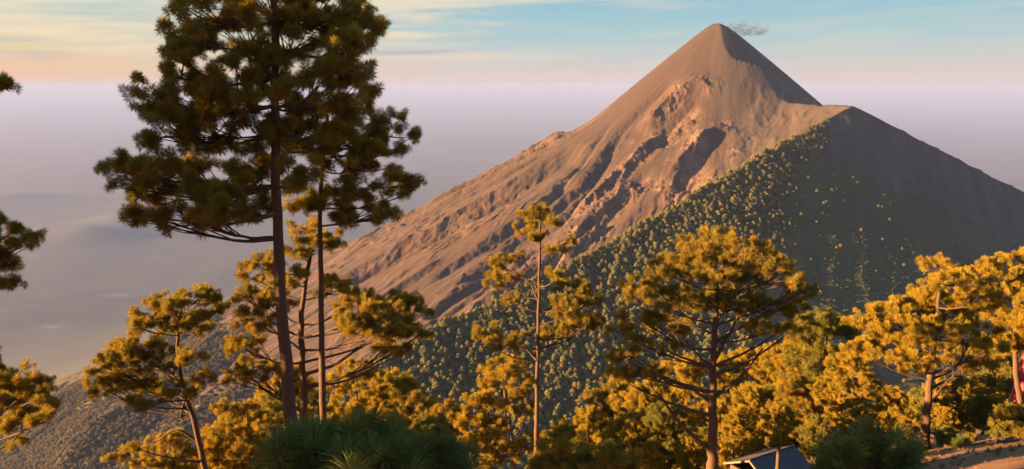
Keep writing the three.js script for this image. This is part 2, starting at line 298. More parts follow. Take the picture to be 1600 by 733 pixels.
// the lowland: one wide sheet out to the horizon, with hills and old cones on it
function plainH(x, z) {
  const r = Math.hypot(x - S.x, z - S.z);
  let y = S.y - drop(Math.min(r, 390000));
  const far = sstep(3500, 9000, r);
  y += far * (60 * fbm(x / 2600, z / 2600, 4) + 120 * Math.max(0, fbm(x / 9000 + 4, z / 9000, 4)));
  for (const [hx, hz, hh, hw] of HILLS) { const d = Math.hypot(x - hx, z - hz); if (d < hw * 2.5) y += hh * Math.exp(-d * d / (hw * hw)) * (1 + 0.35 * fbm(x / 700, z / 700, 4)); }
  return y;
}
const HILLS = [[190, 352, 15500, 210, 1500], [120, 362, 14500, 170, 700], [60, 366, 15000, 160, 600], [250, 362, 17000, 260, 1100], [330, 330, 21000, 260, 2200], [20, 350, 20000, 220, 1500], [1560, 250, 30000, 200, 2600]].map(([px, py, D, h, w]) => { const p = at(px, py, D); return [p.x, p.z, h, w]; });
{
  const ringR = [0]; for (let r = 1500; r < 150000; r *= r < 60000 ? 1.022 : 1.06) ringR.push(r); ringR.push(150000);
  const nA = 420, pos = [], col = [], uv = [], idx = [], c = new THREE.Color();
  const field = lin(0.110, 0.115, 0.104), wood = lin(0.080, 0.090, 0.080), dry = lin(0.140, 0.137, 0.125), town = lin(0.30, 0.27, 0.25);
  for (const r of ringR) for (let k = 0; k <= nA; k++) {
    const a = k / nA * Math.PI * 2, x = S.x + r * Math.cos(a), z = S.z + r * Math.sin(a);
    const inside = x > -3250 && x < 2450 && z > -3850 && z < 400 ? 1 : 0, near = x > -3600 && x < 2800 && z > -4200 && z < 900;
    let y = plainH(x, z) - (inside ? 260 : near ? 60 : 4); if (z > -1200 && r < 6000) y = Math.min(y, nearSlope(x, z) - 80);
    pos.push(x, y, z); uv.push(x / 900, z / 900);
    const n = fbm(x / 1500, z / 1500, 5, 0.6), m = fbm(x / 420 + 8, z / 420, 4, 0.6);
    c.copy(field).lerp(wood, sstep(-0.1, 0.35, n)).lerp(dry, 0.8 * sstep(0.05, 0.4, m - 0.3 * n)).lerp(town, 0.9 * sstep(0.42, 0.55, fbm(x / 800 + 33, z / 800, 4, 0.6)));
    col.push(c.r, c.g, c.b);
  }
  for (let j = 0; j < ringR.length - 1; j++) for (let k = 0; k < nA; k++) { const a = j * (nA + 1) + k, b = a + 1, d = a + nA + 1, e = d + 1; idx.push(a, b, d, b, e, d); }
  const g = new THREE.BufferGeometry(); g.setAttribute('position', new THREE.Float32BufferAttribute(pos, 3)); g.setAttribute('color', new THREE.Float32BufferAttribute(col, 3)); g.setAttribute('uv', new THREE.Float32BufferAttribute(uv, 2)); g.setIndex(idx); g.computeVertexNormals();
  const m = new THREE.Mesh(g, terrainMat(6)); m.name = 'lowland_plain'; tag(m, 'hazy lowland plain with hills far below the volcano', null, null, 'structure'); scene.add(shade(m));
}

// the slope under the camera: dry soil and fallen needles
function ground(x, z) {
  const d = Math.hypot(x, z);
  return nearSlope(x, z) + sstep(3, 30, d) * (0.5 * fbm(x / 9, z / 9, 4) + 0.12 * fbm(x / 2, z / 2, 3)) + sstep(60, 400, d) * 9 * fbm(x / 110, z / 110, 4);
}
{
  const axis = (lo, hi) => { const v = [0]; let s = 0.5; for (let t = s; t < hi; t += s) { v.push(t); s = Math.max(0.5, t * 0.022); } v.push(hi); const w = []; s = 0.5; for (let t = s; t < -lo; t += s) { w.push(-t); s = Math.max(0.5, t * 0.022); } w.push(lo); return [...w.reverse(), ...v]; };
  const xs = axis(-900, 1150), zs = axis(-1250, 60), nx = xs.length, nz = zs.length, pos = [], col = [], uv = [], idx = [], c = new THREE.Color();
  const soil = lin(0.235, 0.108, 0.045), litter = lin(0.17, 0.078, 0.031), dark = lin(0.085, 0.050, 0.030), scrub = lin(0.07, 0.06, 0.028);
  for (const z of zs) for (const x of xs) {
    let y = ground(x, z); if (z < -880) y = Math.min(y, H(x, z) - 12 * sstep(-880, -920, z) - 0.5);
    pos.push(x, y, z); uv.push(x / 6, z / 6);
    const n = fbm(x / 5, z / 5, 4, 0.6), m = fbm(x / 1.3 + 7, z / 1.3, 3);
    c.copy(soil).lerp(litter, sstep(-0.3, 0.4, n)).lerp(dark, 0.7 * sstep(0, 0.6, m)).lerp(scrub, sstep(120, 400, -z) * 0.8);
    col.push(c.r, c.g, c.b);
  }
  for (let j = 0; j < nz - 1; j++) for (let i = 0; i < nx - 1; i++) { const a = j * nx + i, b = a + 1, d = a + nx, e = d + 1; idx.push(a, d, b, b, d, e); }
  const g = new THREE.BufferGeometry(); g.setAttribute('position', new THREE.Float32BufferAttribute(pos, 3)); g.setAttribute('color', new THREE.Float32BufferAttribute(col, 3)); g.setAttribute('uv', new THREE.Float32BufferAttribute(uv, 2)); g.setIndex(idx); g.computeVertexNormals();
  const m = new THREE.Mesh(g, terrainMat(0.08)); m.name = 'hillside_ground'; tag(m, 'dry brown soil of the near slope under the pines', null, null, 'structure'); scene.add(shade(m));
}
// ------------------------------------------------------------------ pines: trunk, limbs, twigs and a crown of needle tufts
function tuft(n, wide, spread, seed, stem = 0.45) {   // needles of about unit length round a shoot that points along +y
  const r = mulberry(seed), p = [], a = new THREE.Vector3(), d = new THREE.Vector3(), s = new THREE.Vector3();
  for (let i = 0; i < n; i++) {
    const k = i / n, phi = i * 2.39996 + r() * 0.7, th = spread * Math.pow(0.08 + 0.92 * k, 0.75) * (0.85 + 0.3 * r()), L = 0.72 + 0.33 * r();
    d.set(Math.sin(th) * Math.cos(phi), Math.cos(th), Math.sin(th) * Math.sin(phi));
    a.set(0, stem * (0.55 - k) , 0); s.set(r() - 0.5, r() - 0.5, r() - 0.5).cross(d).normalize().multiplyScalar(wide * 0.5);
    const t = a.clone().addScaledVector(d, L); t.y -= 0.10 * Math.sin(th) * L;
    const m = a.clone().addScaledVector(d, L * 0.5);
    p.push(a.x, a.y, a.z, m.x + s.x, m.y + s.y, m.z + s.z, t.x, t.y, t.z, a.x, a.y, a.z, t.x, t.y, t.z, m.x - s.x, m.y - s.y, m.z - s.z);
  }
  const g = new THREE.BufferGeometry(); g.setAttribute('position', new THREE.Float32BufferAttribute(p, 3)); return g;
}
const TUFT = { fine: tuft(190, 0.026, 2.1, 5), near: tuft(110, 0.046, 2.0, 6), mid: tuft(72, 0.085, 1.95, 7), far: tuft(36, 0.19, 1.9, 8) };
const needles = (r, g, b, through = 0.35) => new THREE.MeshPhysicalMaterial({ color: lin(r, g, b), roughness: 0.9, metalness: 0, transmission: through, thickness: 0, side: THREE.DoubleSide, specularIntensity: 0.4 });
const NEEDLE = { gold: needles(0.365, 0.268, 0.020, 0.45), olive: needles(0.285, 0.218, 0.024, 0.45), moss: needles(0.215, 0.200, 0.028, 0.45), green: needles(0.175, 0.215, 0.050, 0.4) };
const barkBump = grainTexture(256, 3, tiled((u, v) => 0.5 + 0.5 * (ridged(u * 10, v * 5, 4, 0.6) - 0.4)), false);
const barkMap = grainTexture(256, 4, tiled((u, v) => 0.72 + 0.28 * fbm(u * 12, v * 6, 4, 0.6)), false);
const bark = (r, g, b) => new THREE.MeshStandardMaterial({ color: lin(r, g, b), map: barkMap, bumpMap: barkBump, bumpScale: 0.05, roughness: 0.95 });
const BARK = { brown: bark(0.145, 0.090, 0.062), pale: bark(0.23, 0.16, 0.115) };
function tube(pts, radii, sides, uvScale = 0.7) {      // a tapered tube with closed ends
  const n = pts.length, pos = [], nor = [], uv = [], idx = [], t = new THREE.Vector3(), u = new THREE.Vector3(), w = new THREE.Vector3(), prev = new THREE.Vector3(0.31, 0.12, 0.94);
  let len = 0;
  for (let i = 0; i < n; i++) {
    t.copy(pts[Math.min(i + 1, n - 1)]).sub(pts[Math.max(i - 1, 0)]).normalize();
    u.copy(prev).addScaledVector(t, -prev.dot(t)).normalize(); prev.copy(u); w.crossVectors(t, u);
    if (i) len += pts[i].distanceTo(pts[i - 1]);
    for (let k = 0; k <= sides; k++) { const a = k / sides * Math.PI * 2, c = Math.cos(a), s = Math.sin(a), nx = u.x * c + w.x * s, ny = u.y * c + w.y * s, nz = u.z * c + w.z * s; pos.push(pts[i].x + nx * radii[i], pts[i].y + ny * radii[i], pts[i].z + nz * radii[i]); nor.push(nx, ny, nz); uv.push(k / sides * Math.max(1, Math.round(6.28 * radii[0] / uvScale)), len / uvScale); }
  }
  for (let i = 0; i < n - 1; i++) for (let k = 0; k < sides; k++) { const a = i * (sides + 1) + k, b = a + sides + 1; idx.push(a, a + 1, b, a + 1, b + 1, b); }
  const o = (n - 1) * (sides + 1); for (let k = 1; k < sides - 1; k++) idx.push(o, o + k, o + k + 1);
  const g = new THREE.BufferGeometry(); g.setAttribute('position', new THREE.Float32BufferAttribute(pos, 3)); g.setAttribute('normal', new THREE.Float32BufferAttribute(nor, 3)); g.setAttribute('uv', new THREE.Float32BufferAttribute(uv, 2)); g.setIndex(idx); return g;
}
const V = (x, y, z) => new THREE.Vector3(x, y, z);
function addPart(parent, name, geo, mat, kind) { const m = new THREE.Mesh(geo, mat); m.name = name; if (kind) m.userData.kind = kind; parent.add(m); return m; }

// trunk: points from the ground up, in the tree's own metres; clumps: [centre, radii, density]
function buildPine(root, { trunk, r0, r1 = r0 * 0.3, clumps, bare = [], tuftR, seed, needle = NEEDLE.gold, barkMat = BARK.brown, kind = 'mid', dense = 1, flare = 1.35, rise = 0.42 }) {
  const rnd = mulberry(seed), g = () => rnd() + rnd() + rnd() - 1.5;
  const tc = new THREE.CatmullRomCurve3(trunk, false, 'centripetal'), nT = 26, tp = tc.getSpacedPoints(nT), top = tp[nT].y, low = tp[0].y;
  tp.forEach((p, i) => { if (i > 1 && i < nT) { p.x += g() * r0 * 0.16; p.z += g() * r0 * 0.16; } });
  const radAt = f => lerp(r0, r1, Math.pow(f, 0.85)) * (1 + (flare - 1) * Math.exp(-f * 16));
  addPart(root, 'trunk', tube(tp, tp.map((_, i) => radAt(i / nT) * (1 + 0.06 * g())), 12), barkMat);
  const twigs = [], mats = [], cols = [], M4 = new THREE.Matrix4(), Q = new THREE.Quaternion(), UPV = V(0, 1, 0);
  const limb = (pts, ra, rb) => { const c = new THREE.CatmullRomCurve3(pts), n = 10, p = c.getPoints(n); p.forEach((q, i) => { if (i && i < n) { q.x += g() * ra * 0.35; q.y += g() * ra * 0.35; q.z += g() * ra * 0.35; } }); addPart(root, 'limb', tube(p, p.map((_, i) => lerp(ra, rb, i / n)), 7), barkMat); return c; };
  for (const b of bare) { const c = limb(b, r0 * 0.34, r0 * 0.10); for (let k = 0; k < 5; k++) { const s = c.getPoint(0.35 + 0.6 * rnd()), e = s.clone().add(V(g() * 0.5, 0.15 + 0.35 * rnd(), g() * 0.5)); twigs.push(tube([s, s.clone().lerp(e, 0.5).add(V(g() * 0.05, g() * 0.05, 0)), e], [r0 * 0.07, r0 * 0.05, r0 * 0.02], 4)); } }
  for (const [c, r, den = 1] of clumps) {
    // the limb that carries this clump
    let best = 0, bd = 1e9; for (let i = 2; i <= nT; i++) { const h = Math.hypot(c.x - tp[i].x, c.z - tp[i].z), want = c.y - r.y * 0.4 - rise * h, e = Math.abs(tp[i].y - want); if (e < bd) { bd = e; best = i; } }
    const a = tp[best], away = a.distanceTo(c), end = c.clone().add(V(0, -r.y * 0.35, 0));
    let path;
    if (away > r0 * 2.5) {
      const m = a.clone().lerp(end, 0.45).add(V(g() * 0.08 * away, (-0.06 + 0.05 * g()) * away, g() * 0.08 * away));
      path = limb([a.clone(), m, end], clamp(radAt(best / nT) * 0.42 * Math.sqrt(Math.min(1.3, away / 2.2)), 0.018, r0 * 0.5), 0.016);
    } else path = new THREE.CatmullRomCurve3([a.clone(), end]);
    const area = r.x * r.y + r.z * r.y + r.x * r.z, n = Math.max(5, Math.round(den * dense * 2.6 * area / (tuftR * tuftR))), sub = Math.max(2, Math.round(n / 6));
    for (let k = 0; k < sub; k++) {
      let q; do { q = V(rnd() * 2 - 1, rnd() * 2 - 1, rnd() * 2 - 1); } while (q.length() > 1 || q.y < -0.75);
      q.setLength(Math.pow(q.length(), 0.55)); q.multiply(r).multiplyScalar(0.92 + 0.25 * rnd()).add(c);
      const s = path.getPoint(0.45 + 0.55 * rnd()), mid = s.clone().lerp(q, 0.5).add(V(g() * 0.06, -0.05 * s.distanceTo(q), g() * 0.06));
      twigs.push(tube([s, mid, q], [0.022, 0.016, 0.009].map(x => x * Math.sqrt(tuftR / 0.2)), 4));
      const dir0 = q.clone().sub(c).divide(r).normalize();
      for (let j = 0; j < 6; j++) {
        const f = j === 0 ? 0 : 1, p = q.clone().add(V(g(), g() * 0.7, g()).clampLength(0, 1.05).multiplyScalar(tuftR * 1.25 * f));
        const dir = dir0.clone().multiplyScalar(0.8).add(V(g() * 0.6, 0.55 + 0.4 * rnd(), g() * 0.6)).normalize();
        const sc = tuftR * (0.75 + 0.45 * rnd());
        Q.setFromUnitVectors(UPV, dir); mats.push(M4.clone().compose(p, Q, V(sc, sc * (0.9 + 0.2 * rnd()), sc)));
        const v = 0.78 + 0.42 * rnd(), w = 0.34 * (rnd() - 0.5); cols.push(new THREE.Color().setRGB(v * (1 + w), v, v * (1 - w)));
      }
    }
  }
  if (twigs.length) addPart(root, 'twigs', mergeGeometries(twigs), barkMat, 'stuff');
  const im = new THREE.InstancedMesh(TUFT[kind], needle, mats.length); mats.forEach((m, i) => { im.setMatrixAt(i, m); im.setColorAt(i, cols[i]); });
  im.name = 'crown'; im.userData.kind = 'stuff'; root.add(im);
  return root;
}
let nTufts = 0;
// a pine whose trunk and clumps are known from the photograph: image places at a distance, turned into metres round the tree's foot
function heroPine(label, D, { trunk, clumps, bare = [], seed, depth = 1, tall = 1, name = 'pine_tree', group, category = 'pine tree', ...opt }) {
  const rnd = mulberry(seed * 31 + 7), s = D * 1.03 / FOC;
  const tw = trunk.map(([x, y, dz = 0]) => at(x, y, D + dz)), foot = V(tw[0].x, 0, tw[0].z); foot.y = ground(foot.x, foot.z);
  if (tw[0].y > foot.y) tw.unshift(foot.clone().add(V(0, -0.25, 0))); else tw[0].y = foot.y - 0.25;
  const keep = tw.filter((p, i) => i === 0 || p.y > tw[0].y + 0.3), top = tw[tw.length - 1];
  if (keep.length < 2) keep.push(keep[0].clone().add(V(0.02, 0.45, 0)), keep[0].clone().add(V(0, 0.75, 0.02)));
  const half = Math.max(...clumps.map(c => Math.abs(c[0] - trunk[trunk.length - 1][0]))) * s;
  const cl = clumps.map(([x, y, rx, ry, den]) => {
    const off = Math.abs(at(x, y, D).x - top.x) / half, dz = (rnd() * 2 - 1) * half * 0.75 * Math.sqrt(Math.max(0.05, 1 - off * off)) * depth;
    const c = at(x, y, D - dz), k = (D - dz) / D; return [c.sub(foot), V(rx * s * k, ry * tall * s * k, lerp(rx, ry, 0.25) * s * k), den];
  });
  const root = new THREE.Group(); root.name = numbered(name); root.position.copy(foot); scene.add(root);
  buildPine(root, { trunk: keep.map(p => p.clone().sub(foot)), clumps: cl, bare: bare.map(l => l.map(([x, y, dz = 0]) => at(x, y, D + dz).sub(foot))), seed, ...opt });
  tag(root, label, category, group); shade(root);
  return root;
}
heroPine('tallest pine of all, dark shaded crown cut off by the top of the picture', 21, {
  trunk: [[466, 760], [456, 670], [446, 560], [438, 430], [432, 300], [431, 200], [430, 100], [428, 0], [426, -90], [426, -150]], r0: 0.255, r1: 0.07, tuftR: 0.225, dense: 1.0, tall: 1.2, rise: 0.06, seed: 11, kind: 'near', needle: NEEDLE.olive, barkMat: BARK.brown, depth: 0.8,
  clumps: [[330, 20, 60, 30], [290, 50, 40, 26], [420, 0, 60, 36], [500, 20, 60, 36], [562, 14, 34, 30], [578, 62, 20, 24], [380, 62, 46, 30], [460, 64, 56, 34], [540, 92, 44, 34], [272, 106, 34, 34], [240, 150, 32, 26], [300, 150, 52, 32], [370, 130, 46, 34], [430, 130, 46, 34], [490, 140, 54, 36], [552, 150, 36, 26], [258, 200, 38, 28], [330, 200, 54, 32], [400, 200, 46, 34], [470, 205, 46, 34], [528, 186, 36, 26],
    [202, 282, 34, 26], [184, 258, 20, 16], [240, 268, 40, 26], [290, 282, 46, 28], [342, 290, 46, 28], [392, 272, 40, 28], [220, 328, 30, 18], [266, 342, 36, 14], [312, 346, 36, 14], [352, 320, 36, 20], [402, 330, 26, 18], [470, 268, 40, 26], [400, -62, 66, 36], [480, -64, 56, 36], [430, -132, 46, 36], [340, -30, 44, 26]] });
heroPine('slim straight pine just right of the tallest one, crown of dark loose tufts', 24, {
  trunk: [[510, 780], [505, 640], [502, 480], [500, 340], [505, 250], [512, 180]], r0: 0.165, r1: 0.05, tuftR: 0.215, dense: 1.0, tall: 1.1, rise: 0.12, seed: 12, kind: 'near', needle: NEEDLE.olive, depth: 0.7,
  clumps: [[560, 208, 40, 20], [614, 204, 34, 18], [638, 226, 16, 14], [590, 250, 40, 22], [620, 286, 30, 16], [560, 290, 40, 22], [530, 240, 36, 24], [512, 312, 40, 18], [462, 310, 26, 16], [560, 336, 44, 12], [604, 332, 24, 10], [502, 200, 34, 24], [638, 300, 12, 12]] });
heroPine('spreading pine behind the tall trunks, golden at left with dark flat crown at right', 29, {
  trunk: [[472, 740], [476, 640], [472, 560], [470, 500], [480, 430], [490, 370]], r0: 0.24, r1: 0.07, tuftR: 0.21, seed: 13, needle: NEEDLE.olive, barkMat: BARK.brown, depth: 0.7,
  bare: [[[476, 585], [520, 572], [560, 545], [590, 525]]],
  clumps: [[385, 540, 30, 22], [402, 580, 38, 16], [372, 582, 18, 12], [400, 500, 34, 20], [384, 460, 20, 14], [430, 470, 30, 18], [410, 410, 30, 11], [394, 430, 18, 10], [450, 430, 30, 18], [480, 382, 40, 20], [522, 376, 26, 16], [472, 352, 20, 10], [520, 448, 26, 20], [548, 470, 20, 14], [562, 490, 40, 20, 1.2], [602, 474, 44, 17, 1.2], [640, 494, 30, 20, 1.2], [592, 510, 52, 16, 1.2], [612, 544, 28, 8], [636, 546, 14, 7], [660, 518, 12, 12]] });
heroPine('leaning pine at lower left, rounded crown gold on one side, dark on the other', 30, {
  trunk: [[338, 820], [322, 740], [303, 660], [287, 610], [279, 560], [278, 510]], r0: 0.21, r1: 0.06, tuftR: 0.21, seed: 14, needle: NEEDLE.olive, barkMat: BARK.brown, depth: 0.8,
  bare: [[[309, 690], [275, 672], [245, 690], [205, 706]], [[290, 625], [284, 640], [286, 660]]],
  clumps: [[300, 466, 44, 12], [268, 472, 36, 12], [326, 480, 24, 10], [240, 490, 36, 13], [216, 510, 22, 12], [290, 502, 44, 13], [320, 512, 16, 8], [190, 550, 36, 15], [160, 568, 24, 14], [222, 540, 36, 14], [252, 560, 40, 12], [170, 600, 34, 11], [146, 598, 12, 10], [210, 590, 40, 12], [250, 602, 36, 10], [302, 560, 24, 10], [320, 592, 18, 11], [310, 612, 20, 8], [240, 624, 34, 7], [188, 706, 20, 7], [212, 700, 12, 6]] });
heroPine('dark flat-crowned pine low at the left edge, half out of the picture', 26, {
  trunk: [[-90, 820], [-70, 720], [-55, 650], [-40, 580]], r0: 0.2, r1: 0.06, tuftR: 0.21, seed: 15, needle: NEEDLE.olive, barkMat: BARK.brown,
  bare: [[[-62, 730], [0, 702], [28, 680], [42, 640]]],
  clumps: [[20, 588, 40, 16, 1.2], [60, 606, 28, 15, 1.2], [10, 624, 44, 18, 1.2], [50, 638, 34, 11], [28, 660, 36, 10], [70, 656, 22, 9], [76, 616, 16, 10], [-40, 600, 54, 26], [-70, 562, 54, 22], [14, 690, 18, 6]] });
heroPine('branch tips of a tall pine that stands outside the left edge', 17, {
  trunk: [[-190, 1000], [-160, 600], [-140, 300], [-125, 0], [-120, -150]], r0: 0.22, r1: 0.06, tuftR: 0.155, seed: 16, kind: 'near', needle: NEEDLE.olive, barkMat: BARK.brown, depth: 0.6, dense: 1.3,
  clumps: [[2, 402, 20, 16], [-4, 440, 24, 12], [30, 384, 16, 9], [46, 368, 7, 5, 2], [22, 360, 7, 6, 2], [0, 346, 8, 6, 2], [4, 132, 10, 9, 3], [-60, 380, 46, 34], [-110, 420, 60, 40], [-56, 130, 36, 20], [-110, 190, 60, 40], [-150, 90, 60, 40], [-110, 30, 60, 30], [-190, 290, 70, 44]] });
heroPine('low golden pine at the bottom left, beside the leaning trunk', 34, { trunk: [[278, 840], [270, 730]], r0: 0.13, tuftR: 0.2, seed: 17, clumps: [[256, 690, 32, 12], [286, 700, 26, 12], [240, 714, 34, 12], [292, 724, 28, 12], [262, 735, 40, 14]] });
heroPine('small golden pine between the leaning pine and the tallest trunk', 36, { trunk: [[394, 800], [390, 700], [385, 640]], r0: 0.14, tuftR: 0.21, seed: 18, clumps: [[366, 636, 32, 13], [392, 660, 36, 16], [346, 680, 38, 16], [402, 700, 34, 16], [330, 708, 28, 14], [376, 720, 48, 16], [360, 660, 26, 14]] });
heroPine('bushy golden pine behind the foot of the tallest trunk', 40, { trunk: [[436, 790], [434, 690], [432, 630]], r0: 0.13, tuftR: 0.22, seed: 19, needle: NEEDLE.moss, clumps: [[430, 626, 24, 16], [418, 660, 28, 18], [440, 690, 30, 18], [480, 640, 22, 16], [480, 690, 26, 20]] });
heroPine('round golden pine to the right of the slim trunk', 50, { trunk: [[560, 760], [558, 640], [556, 590]], r0: 0.16, tuftR: 0.25, seed: 20, needle: NEEDLE.gold, clumps: [[555, 576, 32, 14], [530, 598, 26, 15], [582, 598, 30, 16], [602, 626, 28, 16], [546, 630, 34, 16], [576, 648, 40, 18], [530, 660, 26, 18], [610, 662, 22, 16]] });
heroPine('close dark green young pine with long soft needles at the bottom edge', 8.2, { trunk: [[556, 1100], [552, 800], [548, 730]], r0: 0.07, r1: 0.03, tuftR: 0.30, seed: 21, kind: 'fine', needle: NEEDLE.green, barkMat: BARK.brown, depth: 0.8, dense: 1.5,
  clumps: [[520, 690, 52, 26], [470, 715, 44, 24], [566, 690, 46, 24], [610, 706, 30, 22], [540, 745, 120, 34], [620, 760, 60, 30], [450, 770, 60, 30], [520, 820, 120, 40]] });
heroPine('smaller close dark green pine right of the bigger young one', 8.6, { trunk: [[694, 1100], [692, 800], [690, 740]], r0: 0.05, r1: 0.02, tuftR: 0.26, seed: 22, kind: 'fine', needle: NEEDLE.green, barkMat: BARK.brown, dense: 1.4, clumps: [[690, 716, 24, 12], [668, 740, 26, 16], [706, 742, 26, 18], [690, 790, 50, 30]] });
heroPine('thin tall pine in the middle with sparse golden tufts along its bare trunk', 35, {
  trunk: [[836, 800], [838, 690], [840, 560], [842, 460], [844, 380], [843, 326]], r0: 0.165, r1: 0.05, tuftR: 0.20, seed: 23, needle: NEEDLE.olive, barkMat: BARK.brown, depth: 0.7, dense: 1.0,
  bare: [[[840, 560], [812, 540], [780, 545], [735, 515]], [[841, 470], [826, 440], [800, 420]], [[840, 530], [880, 528], [915, 505]]],
  clumps: [[834, 332, 24, 9], [820, 350, 18, 7], [856, 346, 16, 8], [830, 366, 26, 6], [780, 410, 20, 10], [770, 436, 14, 10], [796, 440, 20, 10], [810, 400, 12, 7], [870, 390, 18, 7], [886, 378, 9, 5], [896, 450, 30, 10], [880, 480, 32, 13], [922, 470, 18, 10], [870, 430, 16, 8], [906, 505, 30, 10], [936, 496, 14, 7], [870, 520, 22, 10], [760, 516, 24, 8], [790, 536, 30, 8], [815, 530, 16, 7], [746, 520, 12, 6], [800, 470, 12, 6]] });
heroPine('full golden pine below and left of the thin tall one', 40, { trunk: [[808, 800], [803, 720], [797, 660], [786, 600]], r0: 0.17, tuftR: 0.22, seed: 24, barkMat: BARK.pale, bare: [[[800, 690], [778, 680], [760, 700]]],
  clumps: [[790, 575, 36, 11], [760, 590, 26, 13], [812, 600, 24, 13], [740, 625, 24, 15], [782, 624, 36, 14], [820, 642, 16, 14], [734, 660, 24, 14], [766, 664, 32, 15], [744, 694, 28, 14], [782, 704, 32, 14], [822, 690, 18, 14], [752, 726, 34, 13]] });
heroPine('broad domed pine right of centre on a forked trunk with long bare lower limbs', 32, {
  trunk: [[1112, 820], [1113, 720], [1114, 640], [1115, 570], [1118, 510], [1120, 440]], r0: 0.30, r1: 0.08, tuftR: 0.21, seed: 25, needle: NEEDLE.olive, depth: 0.75, dense: 0.8,
  bare: [[[1105, 700], [1062, 662], [1034, 622], [1010, 600]], [[1110, 630], [1076, 606], [1032, 590], [986, 556]], [[1118, 620], [1156, 590], [1192, 545]], [[1118, 560], [1140, 520], [1160, 480]]],
  clumps: [[1110, 374, 40, 15], [1150, 386, 40, 15], [1080, 400, 36, 15], [1190, 402, 36, 15], [1050, 420, 40, 15], [1010, 432, 28, 12], [1110, 420, 52, 16], [1170, 430, 48, 16], [1220, 430, 32, 15], [1244, 456, 24, 13], [990, 456, 32, 12], [1030, 466, 40, 14], [1090, 466, 48, 15], [1150, 470, 46, 15], [1210, 476, 40, 15], [1254, 490, 16, 11], [1000, 496, 36, 11], [1050, 506, 40, 11], [970, 512, 22, 9], [1200, 512, 36, 10], [1010, 536, 40, 9], [976, 560, 28, 11], [1000, 580, 36, 9], [960, 586, 20, 8], [1240, 512, 18, 7]] });
heroPine('large pine at right with a bare lit trunk and wide layered crown', 42, {
  trunk: [[1440, 800], [1445, 690], [1450, 630], [1455, 575], [1462, 520], [1468, 450]], r0: 0.29, r1: 0.09, tuftR: 0.25, seed: 26, needle: NEEDLE.gold, depth: 0.8, bare: [[[1452, 610], [1490, 590], [1540, 585]]],
  clumps: [[1468, 418, 30, 14], [1500, 440, 42, 16], [1450, 450, 32, 16], [1430, 480, 34, 15], [1480, 480, 48, 16], [1530, 470, 32, 16], [1380, 490, 28, 14], [1350, 506, 30, 13], [1400, 512, 40, 15], [1460, 520, 56, 17], [1520, 520, 42, 17], [1380, 540, 44, 15], [1420, 562, 38, 14], [1510, 560, 46, 15], [1546, 546, 28, 15], [1345, 545, 28, 12]] });
heroPine('tall golden pine at the right edge, top of its crown above all near trees', 54, { trunk: [[1592, 800], [1590, 600], [1586, 480], [1582, 420]], r0: 0.28, tuftR: 0.27, seed: 27,
  clumps: [[1560, 420, 36, 13], [1592, 408, 28, 13], [1532, 432, 28, 11], [1582, 460, 42, 17], [1612, 440, 34, 16], [1602, 500, 40, 17], [1562, 490, 34, 14], [1592, 540, 34, 14], [1560, 532, 24, 13], [1630, 520, 40, 20], [1640, 470, 36, 18]] });
// ------------------------------------------------------------------ the forest on the spur, lone trees on the shaded slope, scrub on the foothills
function farTree(seed, round) {                      // one metre tall: a short stem and a ragged crown of small leafy lumps
  const r = mulberry(seed), pos = [], col = [], tri = (a, b, c, k) => { for (const p of [a, b, c]) pos.push(p.x, p.y, p.z); for (let i = 0; i < 3; i++) col.push(...k); };
  for (let k = 0; k < 4; k++) { const a = k * Math.PI / 2, b = a + Math.PI / 2, w = 0.022; const A = V(Math.cos(a) * w, -0.06, Math.sin(a) * w), B = V(Math.cos(b) * w, -0.06, Math.sin(b) * w), C = V(0, 0.55, 0); tri(A, C, B, [0.9, 0.75, 0.8]); }
  const lumps = round ? 40 : 64;
  for (let n = 0; n < lumps; n++) {
    const f = (n + 0.5) / lumps, y = round ? 0.22 + 0.66 * f : 0.24 + 0.70 * f, R = round ? 0.42 * Math.sqrt(Math.max(0.05, 1 - Math.pow(2 * f - 0.85, 2))) : 0.30 * Math.pow(1 - f, 0.6) * Math.min(1, 0.45 + 2 * f);
    const a = n * 2.4 + r(), q = R * (0.35 + 0.65 * Math.sqrt(r())), c = V(Math.cos(a) * q, y + 0.03 * (r() - 0.5), Math.sin(a) * q), s = (round ? 0.125 : 0.078) * (0.7 + 0.7 * r());
    const top = c.clone().add(V((r() - 0.5) * s, s * 0.95, (r() - 0.5) * s)), bot = c.clone().add(V(0, -s * 0.65, 0)), ring = [];
    for (let k = 0; k < 5; k++) { const b = k / 5 * 6.283 + r() * 0.9, w = s * (0.7 + 0.6 * r()); ring.push(c.clone().add(V(Math.cos(b) * w, (r() - 0.5) * s * 0.7, Math.sin(b) * w))); }
    const v = 0.65 + 0.7 * r(), k3 = [v, v, v];
    for (let k = 0; k < 5; k++) { tri(ring[k], top, ring[(k + 1) % 5], k3); tri(ring[k], ring[(k + 1) % 5], bot, k3); }
  }
  const g = new THREE.BufferGeometry(); g.setAttribute('position', new THREE.Float32BufferAttribute(pos, 3)); g.setAttribute('color', new THREE.Float32BufferAttribute(col, 3)); return g;
}
const leafMat = (r, g, b) => new THREE.MeshStandardMaterial({ color: lin(r, g, b), vertexColors: true, roughness: 1, side: THREE.DoubleSide });
